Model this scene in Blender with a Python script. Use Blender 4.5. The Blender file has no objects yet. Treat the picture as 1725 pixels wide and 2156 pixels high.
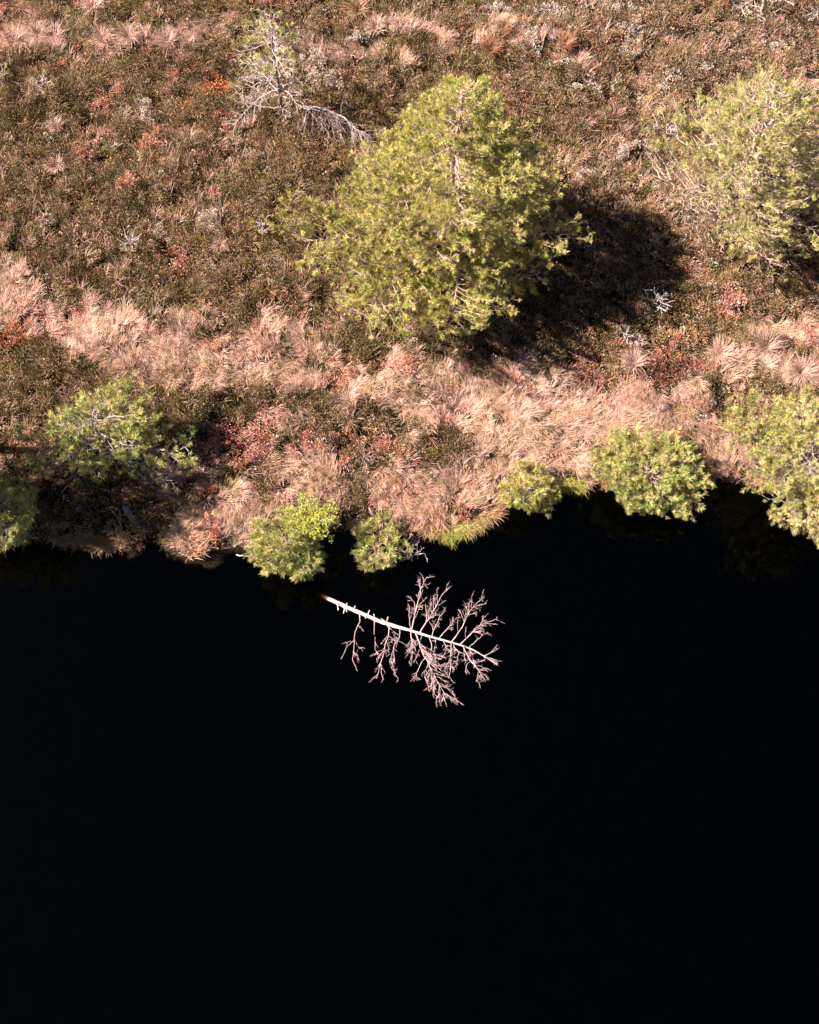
import bpy, math, random
import numpy as np
from mathutils import Vector

# ------------------------------------------------------------------ camera, sky, sun, exposure
scn = bpy.context.scene
COL = scn.collection
HC, TILT, FPX = 21.0, math.radians(18.0), 2210.0
cam = bpy.data.objects.new('camera', bpy.data.cameras.new('camera'))
COL.objects.link(cam)
cam.location = (0, 0, HC)
cam.rotation_euler = (TILT, 0, 0)
cam.data.sensor_fit = 'AUTO'
cam.data.sensor_width = 36
cam.data.lens = 36 * FPX / 2156.0
cam.data.clip_end = 3000
scn.camera = cam

SUN_EL = math.radians(43)
SHADOW_AZ = math.radians(-4)            # heading of the shadows on the ground (0 = +x)
w = bpy.data.worlds.new('World'); scn.world = w; w.use_nodes = True
sky = w.node_tree.nodes.new('ShaderNodeTexSky')
sky.sky_type = 'NISHITA'; sky.sun_disc = False
sky.sun_elevation = SUN_EL
sky.sun_rotation = math.radians(90) - (SHADOW_AZ + math.pi)
sky.dust_density = 0.1; sky.air_density = 0.3
bg = w.node_tree.nodes['Background']
w.node_tree.links.new(sky.outputs['Color'], bg.inputs['Color'])
bg.inputs['Strength'].default_value = 0.05

sl = bpy.data.lights.new('sun', 'SUN'); sun = bpy.data.objects.new('sun', sl); COL.objects.link(sun)
sl.energy = 5.0; sl.angle = math.radians(0.5); sl.color = (1.0, 0.845, 0.765)
sd_ = Vector((math.cos(SHADOW_AZ) * math.cos(SUN_EL), math.sin(SHADOW_AZ) * math.cos(SUN_EL), -math.sin(SUN_EL)))
sun.rotation_euler = sd_.to_track_quat('-Z', 'Y').to_euler()
sun.location = (-20, 8, 20)

scn.view_settings.view_transform = 'Standard'
scn.view_settings.look = 'None'
scn.view_settings.exposure = 1.75
scn.view_settings.gamma = 1.0
scn.cycles.max_bounces = 6; scn.cycles.diffuse_bounces = 2
scn.cycles.transparent_max_bounces = 12

rng = np.random.default_rng(7)

# ------------------------------------------------------------------ helpers
FW = np.array([0, math.sin(TILT), -math.cos(TILT)]); UP = np.array([0, math.cos(TILT), math.sin(TILT)])

def P(u, v, z=0.3):
    """the place on the level z that the photograph shows at (u, v), in a 1725 x 2156 grid"""
    d = np.array([(u - 862.5) / FPX, 0, 0]) + UP * (1078 - v) / FPX + FW
    return np.array([0, 0, HC]) + d * (z - HC) / d[2]

def to_grid(x, y, z=0.3):
    dx, dy, dz = x, y, z - HC
    dep = dy * FW[1] + dz * FW[2]
    return 862.5 + FPX * dx / dep, 1078 - FPX * (dy * UP[1] + dz * UP[2]) / dep

def hash2(ix, iy, s):
    n = (ix.astype(np.int64) * 374761393 + iy.astype(np.int64) * 668265263 + s * 1442695041) & 0x7fffffff
    n = ((n ^ (n >> 13)) * 1274126177) & 0x7fffffff
    return ((n ^ (n >> 16)) & 0xffffff) / float(0xffffff)

def vnoise(x, y, s=0):
    ix = np.floor(x); iy = np.floor(y); fx = x - ix; fy = y - iy
    fx = fx * fx * (3 - 2 * fx); fy = fy * fy * (3 - 2 * fy)
    a = hash2(ix, iy, s); b = hash2(ix + 1, iy, s); c = hash2(ix, iy + 1, s); d = hash2(ix + 1, iy + 1, s)
    return (a * (1 - fx) + b * fx) * (1 - fy) + (c * (1 - fx) + d * fx) * fy

def fbm(x, y, s=0, o=4):
    t = 0; a = .5; n = 0
    for k in range(o):
        t = t + a * vnoise(x * 2 ** k + 17.3 * k, y * 2 ** k - 9.1 * k, s + k); n += a; a *= .5
    return t / n

def smooth(a, b, x):
    t = np.clip((x - a) / (b - a), 0, 1)
    return t * t * (3 - 2 * t)

def mesh_obj(name, V, T, material, parent=None, C=None, shade=False):
    """V (n,3) points, T (m,3) triangles, optional C (n,3) colours of the things themselves"""
    V = np.ascontiguousarray(V, dtype=np.float32); T = np.ascontiguousarray(T, dtype=np.int32)
    me = bpy.data.meshes.new(name)
    me.vertices.add(len(V)); me.vertices.foreach_set('co', V.ravel())
    me.loops.add(T.size); me.loops.foreach_set('vertex_index', T.ravel())
    me.polygons.add(len(T))
    me.polygons.foreach_set('loop_start', np.arange(0, T.size, 3, dtype=np.int32))
    if C is not None:
        at = me.color_attributes.new('tint', 'FLOAT_COLOR', 'POINT')
        c4 = np.ones((len(V), 4), dtype=np.float32); c4[:, :3] = C
        at.data.foreach_set('color', c4.ravel())
    me.update(calc_edges=True)
    me.polygons.foreach_set('use_smooth', np.full(len(T), bool(shade)))
    me.materials.append(material)
    o = bpy.data.objects.new(name, me); COL.objects.link(o)
    if parent is not None:
        o.parent = parent
        o.matrix_parent_inverse = parent.matrix_basis.inverted()
    return o

def tag(o, label, cat, group=None, kind=None):
    o['label'] = label; o['category'] = cat
    if group: o['group'] = group
    if kind: o['kind'] = kind
    return o

def thing(name, label, cat, loc, group=None):
    o = bpy.data.objects.new(name, None); COL.objects.link(o)
    o.empty_display_size = .2
    o.location = [float(c) for c in loc]
    return tag(o, label, cat, group)

class Geo:
    def __init__(self): self.V = []; self.T = []; self.C = []; self.n = 0
    def add(self, V, T, C=None):
        V = np.asarray(V, dtype=float).reshape(-1, 3)
        self.V.append(V); self.T.append(np.asarray(T).reshape(-1, 3) + self.n); self.n += len(V)
        if C is not None: self.C.append(np.broadcast_to(np.asarray(C, dtype=float), V.shape))
    def build(self, name, mat, parent=None, shade=False):
        if not self.V: return None
        C = np.concatenate(self.C) if self.C else None
        return mesh_obj(name, np.concatenate(self.V), np.concatenate(self.T), mat, parent, C, shade)
    def tube(self, pts, r0, r1, n=5, rough=0.0, col=None, cap=True, power=1.0):
        pts = np.asarray(pts, dtype=float); m = len(pts)
        t = np.gradient(pts, axis=0); t /= np.linalg.norm(t, axis=1)[:, None] + 1e-9
        ref = np.array([0, 0, 1.0]) if abs(t[0, 2]) < .9 else np.array([1.0, 0, 0])
        a = np.cross(t, ref); a /= np.linalg.norm(a, axis=1)[:, None] + 1e-9
        b = np.cross(t, a)
        s = np.linspace(0, 1, m) ** power; r = r0 + (r1 - r0) * s
        ang = np.arange(n) * 2 * math.pi / n
        R = r[:, None] * (1 + rough * (rng.random((m, n)) - .5))
        V = pts[:, None, :] + R[..., None] * (a[:, None, :] * np.cos(ang)[None, :, None] + b[:, None, :] * np.sin(ang)[None, :, None])
        i = np.arange(m - 1)[:, None] * n; k = np.arange(n)[None, :]; k2 = (k + 1) % n
        q = np.stack([i + k, i + k2, i + n + k2, i + n + k], -1).reshape(-1, 4)
        T = np.concatenate([q[:, [0, 1, 2]], q[:, [0, 2, 3]]])
        V = V.reshape(-1, 3)
        if cap:
            V = np.concatenate([V, pts[-1:], pts[:1]]); e = (m - 1) * n; c = m * n
            T = np.concatenate([T, [[e + j, e + (j + 1) % n, c] for j in range(n)], [[(j + 1) % n, j, c + 1] for j in range(n)]])
        self.add(V, T, col)
    def rods(self, A, B, r0, r1, col=None):
        """many straight three-sided twigs at once"""
        A = np.asarray(A, dtype=float).reshape(-1, 3); B = np.asarray(B, dtype=float).reshape(-1, 3); n = len(A)
        if n == 0: return
        d = B - A; d /= np.linalg.norm(d, axis=1)[:, None] + 1e-9
        ref = np.where(np.abs(d[:, 2:3]) < .9, np.array([[0, 0, 1.0]]), np.array([[1.0, 0, 0]]))
        a = np.cross(d, ref); a /= np.linalg.norm(a, axis=1)[:, None]; b = np.cross(d, a)
        r0 = np.broadcast_to(r0, (n,))[:, None]; r1 = np.broadcast_to(r1, (n,))[:, None]
        vs = []
        for (p, r) in ((A, r0), (B, r1)):
            for k in range(3):
                an = k * 2 * math.pi / 3; vs.append(p + r * (a * math.cos(an) + b * math.sin(an)))
        V = np.stack(vs, 1)
        f = np.array([[0, 1, 4], [0, 4, 3], [1, 2, 5], [1, 5, 4], [2, 0, 3], [2, 3, 5], [3, 4, 5]])
        T = (np.arange(n) * 6)[:, None, None] + f[None]
        self.add(V.reshape(-1, 3), T.reshape(-1, 3), col)

def rodrigues(v, ax, ang):
    ax = ax / (np.linalg.norm(ax) + 1e-9)
    return v * math.cos(ang) + np.cross(ax, v) * math.sin(ang) + ax * np.dot(ax, v) * (1 - math.cos(ang))

# ------------------------------------------------------------------ materials
def new_mat(name):
    m = bpy.data.materials.new(name); m.use_nodes = True
    nt = m.node_tree; nt.nodes.clear()
    out = nt.nodes.new('ShaderNodeOutputMaterial')
    return m, nt, out

def leaf_mat(name, trans=.25, rough=.6, gain=1.0):
    """thin leaves: their own tint with a fine procedural mottle, part of the light passing through"""
    m, nt, out = new_mat(name)
    N = nt.nodes.new; L = nt.links.new
    at = N('ShaderNodeAttribute'); at.attribute_name = 'tint'
    tc = N('ShaderNodeTexCoord'); nz = N('ShaderNodeTexNoise'); nz.inputs['Scale'].default_value = 9; nz.inputs['Detail'].default_value = 3
    L(tc.outputs['Object'], nz.inputs['Vector'])
    mr = N('ShaderNodeMapRange'); mr.inputs['From Min'].default_value = .3; mr.inputs['From Max'].default_value = .7
    mr.inputs['To Min'].default_value = .75 * gain; mr.inputs['To Max'].default_value = 1.25 * gain
    L(nz.outputs['Fac'], mr.inputs['Value'])
    vm = N('ShaderNodeVectorMath'); vm.operation = 'SCALE'
    L(at.outputs['Color'], vm.inputs[0]); L(mr.outputs['Result'], vm.inputs['Scale'])
    d = N('ShaderNodeBsdfDiffuse'); t = N('ShaderNodeBsdfTranslucent'); mx = N('ShaderNodeMixShader'); mx.inputs[0].default_value = trans
    L(vm.outputs['Vector'], d.inputs['Color']); L(vm.outputs['Vector'], t.inputs['Color'])
    L(d.outputs[0], mx.inputs[1]); L(t.outputs[0], mx.inputs[2])
    g = N('ShaderNodeBsdfGlossy'); g.inputs['Roughness'].default_value = rough
    m2 = N('ShaderNodeMixShader'); m2.inputs[0].default_value = .025
    L(mx.outputs[0], m2.inputs[1]); L(g.outputs[0], m2.inputs[2])
    L(m2.outputs[0], out.inputs['Surface'])
    return m

def bark_mat(name, c1, c2, scale=14, rough=.85, bump=.4):
    m, nt, out = new_mat(name)
    N = nt.nodes.new; L = nt.links.new
    tc = N('ShaderNodeTexCoord'); nz = N('ShaderNodeTexNoise'); nz.inputs['Scale'].default_value = scale; nz.inputs['Detail'].default_value = 6
    nz.inputs['Roughness'].default_value = .65
    L(tc.outputs['Object'], nz.inputs['Vector'])
    cr = N('ShaderNodeValToRGB'); cr.color_ramp.elements[0].position = .36; cr.color_ramp.elements[1].position = .6
    cr.color_ramp.elements[0].color = (*c1, 1); cr.color_ramp.elements[1].color = (*c2, 1)
    L(nz.outputs['Fac'], cr.inputs[0])
    p = N('ShaderNodeBsdfPrincipled'); p.inputs['Roughness'].default_value = rough
    p.inputs['Specular IOR Level'].default_value = .25
    L(cr.outputs[0], p.inputs['Base Color'])
    bp = N('ShaderNodeBump'); bp.inputs['Strength'].default_value = bump; bp.inputs['Distance'].default_value = .01
    L(nz.outputs['Fac'], bp.inputs['Height']); L(bp.outputs[0], p.inputs['Normal'])
    L(p.outputs[0], out.inputs['Surface'])
    return m

M_HEATH = leaf_mat('heather_leaves', .2)
M_GRASS = leaf_mat('dry_sedge', .25, .5)
M_MOSS = leaf_mat('sphagnum', .15)
M_LICHEN = leaf_mat('reindeer_lichen', .1)
M_NEEDLE = leaf_mat('pine_needles', .3, .45)
M_LEAF = leaf_mat('birch_leaves', .4, .5)
M_BARK = bark_mat('pine_bark', (.24, .14, .10), (.5, .34, .27))
M_TWIG = bark_mat('pine_twigs', (.34, .23, .18), (.62, .47, .39), 20)
M_GREY = bark_mat('weathered_wood', (.19, .155, .145), (.46, .385, .36), 18)
M_DEAD = bark_mat('dead_twigs', (.30, .25, .24), (.62, .53, .51), 18)
M_WHITE = bark_mat('bleached_wood', (.44, .325, .30), (.80, .68, .64), 13)
M_BARE = bark_mat('bare_branches', (.32, .215, .205), (.56, .42, .405), 16)
M_STUMP = bark_mat('old_log', (.10, .075, .07), (.3, .24, .23), 22)

def ground_mat():
    m, nt, out = new_mat('peat')
    N = nt.nodes.new; L = nt.links.new
    tc = N('ShaderNodeTexCoord')
    a = N('ShaderNodeTexNoise'); a.inputs['Scale'].default_value = 1.3; a.inputs['Detail'].default_value = 8; a.inputs['Roughness'].default_value = .7
    b = N('ShaderNodeTexNoise'); b.inputs['Scale'].default_value = 24; b.inputs['Detail'].default_value = 4
    L(tc.outputs['Object'], a.inputs['Vector']); L(tc.outputs['Object'], b.inputs['Vector'])
    cr = N('ShaderNodeValToRGB'); e = cr.color_ramp.elements
    e[0].position = .35; e[0].color = (.014, .010, .006, 1); e[1].position = .7; e[1].color = (.055, .036, .022, 1)
    x = e.new(.52); x.color = (.026, .020, .009, 1)
    L(a.outputs['Fac'], cr.inputs[0])
    mx = N('ShaderNodeMix'); mx.data_type = 'RGBA'; mx.blend_type = 'MULTIPLY'; mx.inputs[0].default_value = .7
    L(cr.outputs[0], mx.inputs[6]); L(b.outputs['Color'], mx.inputs[7])
    p = N('ShaderNodeBsdfPrincipled'); p.inputs['Roughness'].default_value = .95; p.inputs['Specular IOR Level'].default_value = .1
    L(mx.outputs[2], p.inputs['Base Color'])
    bp = N('ShaderNodeBump'); bp.inputs['Strength'].default_value = .8; bp.inputs['Distance'].default_value = .03
    L(b.outputs['Fac'], bp.inputs['Height']); L(bp.outputs[0], p.inputs['Normal'])
    L(p.outputs[0], out.inputs['Surface'])
    return m

def water_mat():
    m, nt, out = new_mat('bog_water')
    N = nt.nodes.new; L = nt.links.new
    tc = N('ShaderNodeTexCoord'); mp = N('ShaderNodeMapping'); mp.inputs['Scale'].default_value = (1.6, .7, 1)
    mp.inputs['Rotation'].default_value = (0, 0, .35)
    nz = N('ShaderNodeTexNoise'); nz.inputs['Scale'].default_value = 2.6; nz.inputs['Detail'].default_value = 4
    L(tc.outputs['Object'], mp.inputs['Vector']); L(mp.outputs[0], nz.inputs['Vector'])
    bp = N('ShaderNodeBump'); bp.inputs['Strength'].default_value = .25; bp.inputs['Distance'].default_value = .02
    L(nz.outputs['Fac'], bp.inputs['Height'])
    fr = N('ShaderNodeFresnel'); fr.inputs['IOR'].default_value = 1.29; L(bp.outputs[0], fr.inputs['Normal'])
    t = N('ShaderNodeBsdfTransparent'); g = N('ShaderNodeBsdfGlossy'); g.inputs['Roughness'].default_value = .02
    L(bp.outputs[0], g.inputs['Normal'])
    mx = N('ShaderNodeMixShader'); L(fr.outputs[0], mx.inputs[0]); L(t.outputs[0], mx.inputs[1]); L(g.outputs[0], mx.inputs[2])
    L(mx.outputs[0], out.inputs['Surface'])
    va = N('ShaderNodeVolumeAbsorption'); va.inputs['Color'].default_value = (.36, .22, .12, 1); va.inputs['Density'].default_value = 18.0
    L(va.outputs[0], out.inputs['Volume'])
    return m

# ------------------------------------------------------------------ the bank and the lie of the land
BANK = [(-700, 1165), (-100, 1150), (14, 1148), (58, 1128), (102, 1135), (153, 1142), (211, 1140), (240, 1160), (270, 1172), (298, 1166),
        (305, 1128), (325, 1122), (338, 1148), (347, 1176), (380, 1184), (430, 1191), (472, 1186), (487, 1158), (515, 1156), (544, 1158),
        (600, 1146), (660, 1124), (715, 1108), (760, 1102), (838, 1098), (857, 1108), (870, 1122), (905, 1120), (940, 1122), (975, 1114),
        (1010, 1100), (1050, 1074), (1060, 1050), (1100, 1028), (1145, 1022), (1190, 1027), (1234, 1020), (1300, 1012), (1380, 1006),
        (1475, 992), (1510, 996), (1546, 1003), (1600, 1014), (1725, 1030), (2300, 1075)]
BW = np.array([P(u, v, .1)[:2] for u, v in BANK])
BW = np.concatenate([[[-900, BW[0, 1] - 60]], BW, [[900, BW[-1, 1] + 50]]])

def shore(x, y):
    """metres from the waterline, positive on land"""
    x = np.asarray(x, dtype=float); y = np.asarray(y, dtype=float)
    wx = x + .12 * (fbm(x * 2.2, y * 2.2, 91) - .5) * 2; wy = y + .12 * (fbm(x * 2.2, y * 2.2, 95) - .5) * 2
    best = np.full(x.shape, 1e9)
    for (a, b) in zip(BW[:-1], BW[1:]):
        d = b - a; t = np.clip(((wx - a[0]) * d[0] + (wy - a[1]) * d[1]) / (d @ d), 0, 1)
        best = np.minimum(best, (wx - a[0] - t * d[0]) ** 2 + (wy - a[1] - t * d[1]) ** 2)
    s = np.where(wy > np.interp(wx, BW[:, 0], BW[:, 1]), 1.0, -1.0)
    return s * np.sqrt(best)

def land(x, y, s=None):
    s = shore(x, y) if s is None else s
    hum = .34 * (fbm(x * .55, y * .55, 3) - .5) + .40 * (fbm(x * 1.6, y * 1.6, 5, 3) - .5) + .08 * (vnoise(x * 4, y * 4, 8) - .5)
    up = .02 + .2 * smooth(0, .35, s) + (.08 + hum) * smooth(.1, .9, s)
    down = -.12 - .95 * smooth(0, .22, -s) - 1.0 * smooth(.2, 2.0, -s)
    return np.where(s > 0, np.maximum(up, .03), down)

def spaced(lo, hi, step, far):
    c = np.arange(lo, hi + 1e-6, step); g = step * 1.25 ** np.arange(1, 40); out = np.cumsum(g); out = out[out < far]
    return np.concatenate([(lo - out)[::-1], c, hi + out])
gx = spaced(-14, 14, .08, 700); gy = spaced(-3, 25, .08, 700)
GX, GY = np.meshgrid(gx, gy)
GZ = land(GX, GY)
nx, ny = len(gx), len(gy)
ii = (np.arange(ny - 1)[:, None] * nx + np.arange(nx - 1)[None]).ravel()
TT = np.concatenate([np.stack([ii, ii + 1, ii + nx + 1], 1), np.stack([ii, ii + nx + 1, ii + nx], 1)])
g = mesh_obj('ground', np.stack([GX, GY, GZ], -1).reshape(-1, 3), TT, ground_mat(), shade=True)
tag(g, 'dark peaty bog ground under the heather and sedge', 'ground', kind='structure')

wv = [(x, y, z) for z in (0, -3.0) for (x, y) in ((-600, -600), (600, -600), (600, 60), (-600, 60))]
wt = [(0, 1, 2), (0, 2, 3), (4, 6, 5), (4, 7, 6), (0, 5, 1), (0, 4, 5), (1, 6, 2), (1, 5, 6), (2, 7, 3), (2, 6, 7), (3, 4, 0), (3, 7, 4)]
wo = mesh_obj('water', wv, wt, water_mat())
tag(wo, 'still black bog pool filling the lower half of the view', 'water', kind='structure')

# ------------------------------------------------------------------ where each ground plant grows
def blobs(u, v, L):
    t = np.zeros_like(u)
    for (a, b, ra, rb, k) in L:
        t = np.maximum(t, k * np.exp(-(((u - a) / ra) ** 2 + ((v - b) / rb) ** 2)))
    return t

def trail(u, v, pts, wd):
    best = np.full(u.shape, 1e9); pts = np.array(pts, float)
    for a, b in zip(pts[:-1], pts[1:]):
        d = b - a; t = np.clip(((u - a[0]) * d[0] + (v - a[1]) * d[1]) / (d @ d), 0, 1)
        best = np.minimum(best, np.hypot(u - a[0] - t * d[0], v - a[1] - t * d[1]))
    return np.exp(-(best / wd) ** 2)

def fields(x, y):
    u, v = to_grid(x, y)
    n1 = fbm(x * .9, y * .9, 21); n2 = fbm(x * .9, y * .9, 41); n3 = fbm(x * 2.4, y * 2.4, 61)
    u = u + 90 * (n1 - .5); v = v + 90 * (n2 - .5)
    tan = np.maximum.reduce([
        trail(u, v, [(-300, 560), (0, 630), (130, 680), (300, 735), (450, 745), (560, 785), (700, 810), (830, 835), (1000, 830), (1150, 845), (1330, 865), (1500, 800), (1725, 730), (2100, 640)], 72),
        .95 * trail(u, v, [(860, 840), (1000, 860), (1180, 890), (1340, 880), (1500, 870)], 70),
        .75 * trail(u, v, [(-300, 110), (0, 85), (150, 85), (300, 88), (480, 70)], 28),
        .6 * trail(u, v, [(470, 70), (640, 110), (830, 70), (1000, 90), (1250, 120)], 30),
        blobs(u, v, [(430, 1150, 90, 50, 1.0), (490, 1080, 60, 60, .9), (900, 1010, 140, 60, .85), (920, 1095, 80, 40, 1.0), (650, 1030, 90, 50, .8), (1130, 940, 90, 60, .8), (780, 830, 120, 60, .8),
                     (1200, 960, 60, 40, .8), (1610, 900, 100, 60, .8), (1480, 930, 80, 60, .75), (1680, 800, 80, 60, .9), (640, 870, 80, 40, .7), (380, 1010, 70, 40, .75), (560, 890, 60, 30, .5),
                     (1300, 700, 50, 25, .4), (1630, 690, 60, 40, .65), (1050, 1000, 60, 40, .7), (100, 640, 100, 50, .9), (1700, 200, 30, 60, .55), (560, 690, 60, 40, .5)])])
    tan = tan - .75 * blobs(u, v, [(500, 870, 70, 35, 1), (750, 900, 120, 50, 1), (890, 930, 70, 40, .9), (860, 880, 50, 30, .6), (1490, 800, 40, 25, 1), (1500, 870, 50, 35, .9), (1570, 880, 30, 40, .7), (120, 780, 70, 40, .7),
                                   (480, 960, 80, 60, .8), (1660, 745, 60, 30, .9), (1380, 780, 50, 35, .9), (1230, 800, 55, 30, .6), (700, 800, 40, 18, .6), (1020, 1075, 60, 25, .6), (270, 1160, 50, 30, .8)])
    tan = tan + .36 * smooth(840, 900, v) * smooth(330, 420, u) + 1.45 * (n3 - .5) + .5 * (fbm(x * .8, y * .8, 71) - .5)
    pt = smooth(.40, .70, tan)
    red = blobs(u, v, [(465, 185, 38, 28, 1), (325, 285, 36, 22, .9), (165, 285, 30, 22, .7), (435, 405, 26, 30, .8), (500, 960, 95, 62, 1.0), (535, 930, 50, 60, .9), (1385, 782, 72, 34, 1.1), (1230, 800, 62, 38, .95), (1540, 640, 36, 30, .95),
                       (1450, 765, 70, 18, .8), (10, 735, 40, 26, 1), (155, 655, 36, 28, .85), (730, 765, 60, 25, .55), (720, 985, 70, 25, .6), (445, 1120, 40, 30, .9), (1020, 1085, 60, 28, 1.1), (270, 1165, 60, 22, 1.1), (1240, 870, 60, 30, .5),
                       (680, 700, 60, 30, .35), (1710, 690, 40, 40, .8), (720, 815, 40, 24, .7), (150, 350, 40, 20, .4), (1090, 810, 40, 18, .5), (480, 740, 60, 30, .5), (820, 1080, 80, 18, .6), (1660, 745, 60, 34, .6)])
    red = np.maximum(red, .5 * smooth(.58, .72, fbm(x * 1.1, y * 1.1, 133)) * (1 - .5 * smooth(500, 900, u) * (1 - smooth(650, 750, v))))
    red = red * (1 - .9 * np.exp(-(((u - 640) / 110) ** 2 + ((v - 560) / 110) ** 2)))
    red = smooth(.3, .62, red + .7 * (fbm(x * 3.1, y * 3.1, 33) - .5))
    lich = blobs(u, v, [(440, 470, 30, 28, 1), (335, 490, 18, 18, 1.1), (305, 230, 20, 22, .9), (1040, 45, 60, 40, .95), (1110, 105, 90, 40, .9), (1130, 15, 90, 26, 1), (800, 70, 70, 36, .75), (660, 125, 40, 45, .85), (720, 170, 90, 50, .6),
                        (1330, 85, 60, 40, .75), (1450, 150, 70, 40, .6), (940, 30, 60, 30, .7), (1225, 372, 26, 14, 1), (95, 180, 20, 20, .6), (490, 330, 30, 16, .5), (1400, 290, 70, 90, .7), (1260, 190, 90, 70, .65), (1330, 330, 60, 50, .6), (1650, 60, 60, 40, .5),
                        (1260, 30, 120, 40, .7), (1590, 100, 80, 40, .5), (1190, 140, 40, 20, .8), (240, 130, 20, 14, .5)])
    lich = smooth(.45, .75, lich + 1.0 * (fbm(x * 3.4, y * 3.4, 52) - .5))
    green = blobs(u, v, [(100, 800, 130, 60, .9), (60, 860, 80, 60, .7), (490, 1150, 40, 12, 1), (950, 1120, 40, 10, 1), (590, 700, 120, 80, .5), (740, 720, 120, 60, .5), (200, 560, 200, 90, .4), (1530, 700, 120, 50, .5), (900, 760, 160, 40, .6),
                         (1240, 1010, 60, 26, .8)])
    return u, v, pt, red, lich, green

def palette(cols, wts, n, jit=.2):
    cols = np.array(cols); k = rng.choice(len(cols), n, p=np.array(wts) / np.sum(wts))
    c = cols[k] * (1 + jit * rng.standard_normal((n, 1))) * (1 + .06 * rng.standard_normal((n, 3)))
    return np.clip(c, .004, .95)

XR, Y0, Y1 = 15.0, 6.0, 29.0
def scatter(n, grow=1.0):
    x = rng.uniform(-XR, XR, n); y = rng.uniform(Y0, Y1, n)
    s = shore(x, y); k = s > -.10 * rng.random(n) * vnoise(x * 3, y * 3, 44)
    return x[k], y[k], np.maximum(s[k], .02)

def sprigs(B, D, L, Wd):
    """flat slender leaves: base points, unit directions, lengths, widths -> triangles"""
    r = rng.standard_normal(D.shape); sidev = np.cross(D, r); sidev /= np.linalg.norm(sidev, axis=1)[:, None] + 1e-9
    hw = (Wd * .5)[:, None]
    tip = B + D * L[:, None]
    V = np.stack([B - sidev * hw + D * (L * .3)[:, None], B + sidev * hw + D * (L * .3)[:, None], tip], 1)
    return V.reshape(-1, 3), np.arange(len(B) * 3).reshape(-1, 3)

def ball_dirs(n, zmin=-.1, up=.0):
    z = rng.uniform(zmin, 1, n); a = rng.uniform(0, 2 * math.pi, n); r = np.sqrt(np.clip(1 - z * z, 0, 1))
    d = np.stack([r * np.cos(a), r * np.sin(a), z + up], 1)
    return d / np.linalg.norm(d, axis=1)[:, None]

def cushions(cx, cy, cz, rad, hgt, per, leafL, leafW, col, shell=.55, up=.35):
    """low bushes: each a dome of leaves standing on (cx, cy, cz)"""
    n = len(cx); idx = np.repeat(np.arange(n), per)
    m = len(idx)
    d = ball_dirs(m, 0.0)
    rr = rng.uniform(shell, 1, m)
    B = np.stack([cx[idx] + d[:, 0] * rad[idx] * rr, cy[idx] + d[:, 1] * rad[idx] * rr, cz[idx] + d[:, 2] * hgt[idx] * rr], 1)
    D = d * .6 + ball_dirs(m, -.2) * .8 + np.array([0, 0, up]); D /= np.linalg.norm(D, axis=1)[:, None]
    V, T = sprigs(B, D, leafL * rng.uniform(.6, 1.35, m), leafW * rng.uniform(.7, 1.3, m))
    return V, T, np.repeat(col[idx] if len(col) == n else col, 3, 0), idx

# ---- heather and dwarf shrubs over the whole bog
x, y, s = scatter(72000)
u, v, pt, red, lich, green = fields(x, y)
keep = rng.random(len(x)) < np.clip(1 - .85 * pt - .95 * lich - 1.0 * red, .04, 1)
x, y, s, pt, lich, green, u, v = [a[keep] for a in (x, y, s, pt, lich, green, u, v)]
z = land(x, y, s)
big = fbm(x * 1.4, y * 1.4, 77)
rad = rng.uniform(.05, .15, len(x)) * (.8 + .7 * big); hgt = rad * rng.uniform(.8, 1.7, len(x)) + .03
PAL = [(.23, .17, .06), (.14, .12, .04), (.32, .205, .11), (.41, .265, .165), (.32, .15, .075), (.56, .38, .27), (.25, .215, .06)]
base = palette(PAL, [3, 2.4, 2.6, 1.6, .9, .8, 1.4], len(x), .18)
olive = np.array([.27, .245, .05]); pinkb = np.array([.47, .33, .27])
gk = np.clip(green, 0, 1)[:, None] * .65; base = base * (1 - gk) + olive * gk * (.6 + .8 * rng.random((len(x), 1)))
pk = (smooth(900, 1500, u) * (1 - smooth(330, 620, v)) * .62)[:, None]; base = base * (1 - pk) + pinkb * pk * (.5 + rng.random((len(x), 1)))
ol = smooth(.46, .60, fbm(x * .75, y * .75, 203, 3))[:, None] * (1 - smooth(900, 1300, u))[:, None]
base = base * (1 - .75 * ol) + np.array([.165, .155, .045]) * .75 * ol * (.5 + rng.random((len(x), 1)))
deep = smooth(.52, .64, fbm(x * 1.1, y * 1.1, 217, 3))[:, None]
base = base * (1 - .5 * deep)
# sprigs of one bush differ a little from each other
PER = 26
V, T, C, idx = cushions(x, y, z, rad, hgt, PER, .06, .017, base)
tone = np.repeat(np.clip(1 + .33 * rng.standard_normal(len(idx)), .35, 2.1), 3)[:, None]
swap = np.repeat(palette(PAL, [2, 2, 3, 3, 1, 2.2, 1.5], len(idx)), 3, 0)
patch = np.repeat(.42 + 1.45 * fbm(x * 2.6, y * 2.6, 88, 3), PER * 3)[:, None]
C = (C * .62 * tone + swap * .38) * patch

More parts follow.
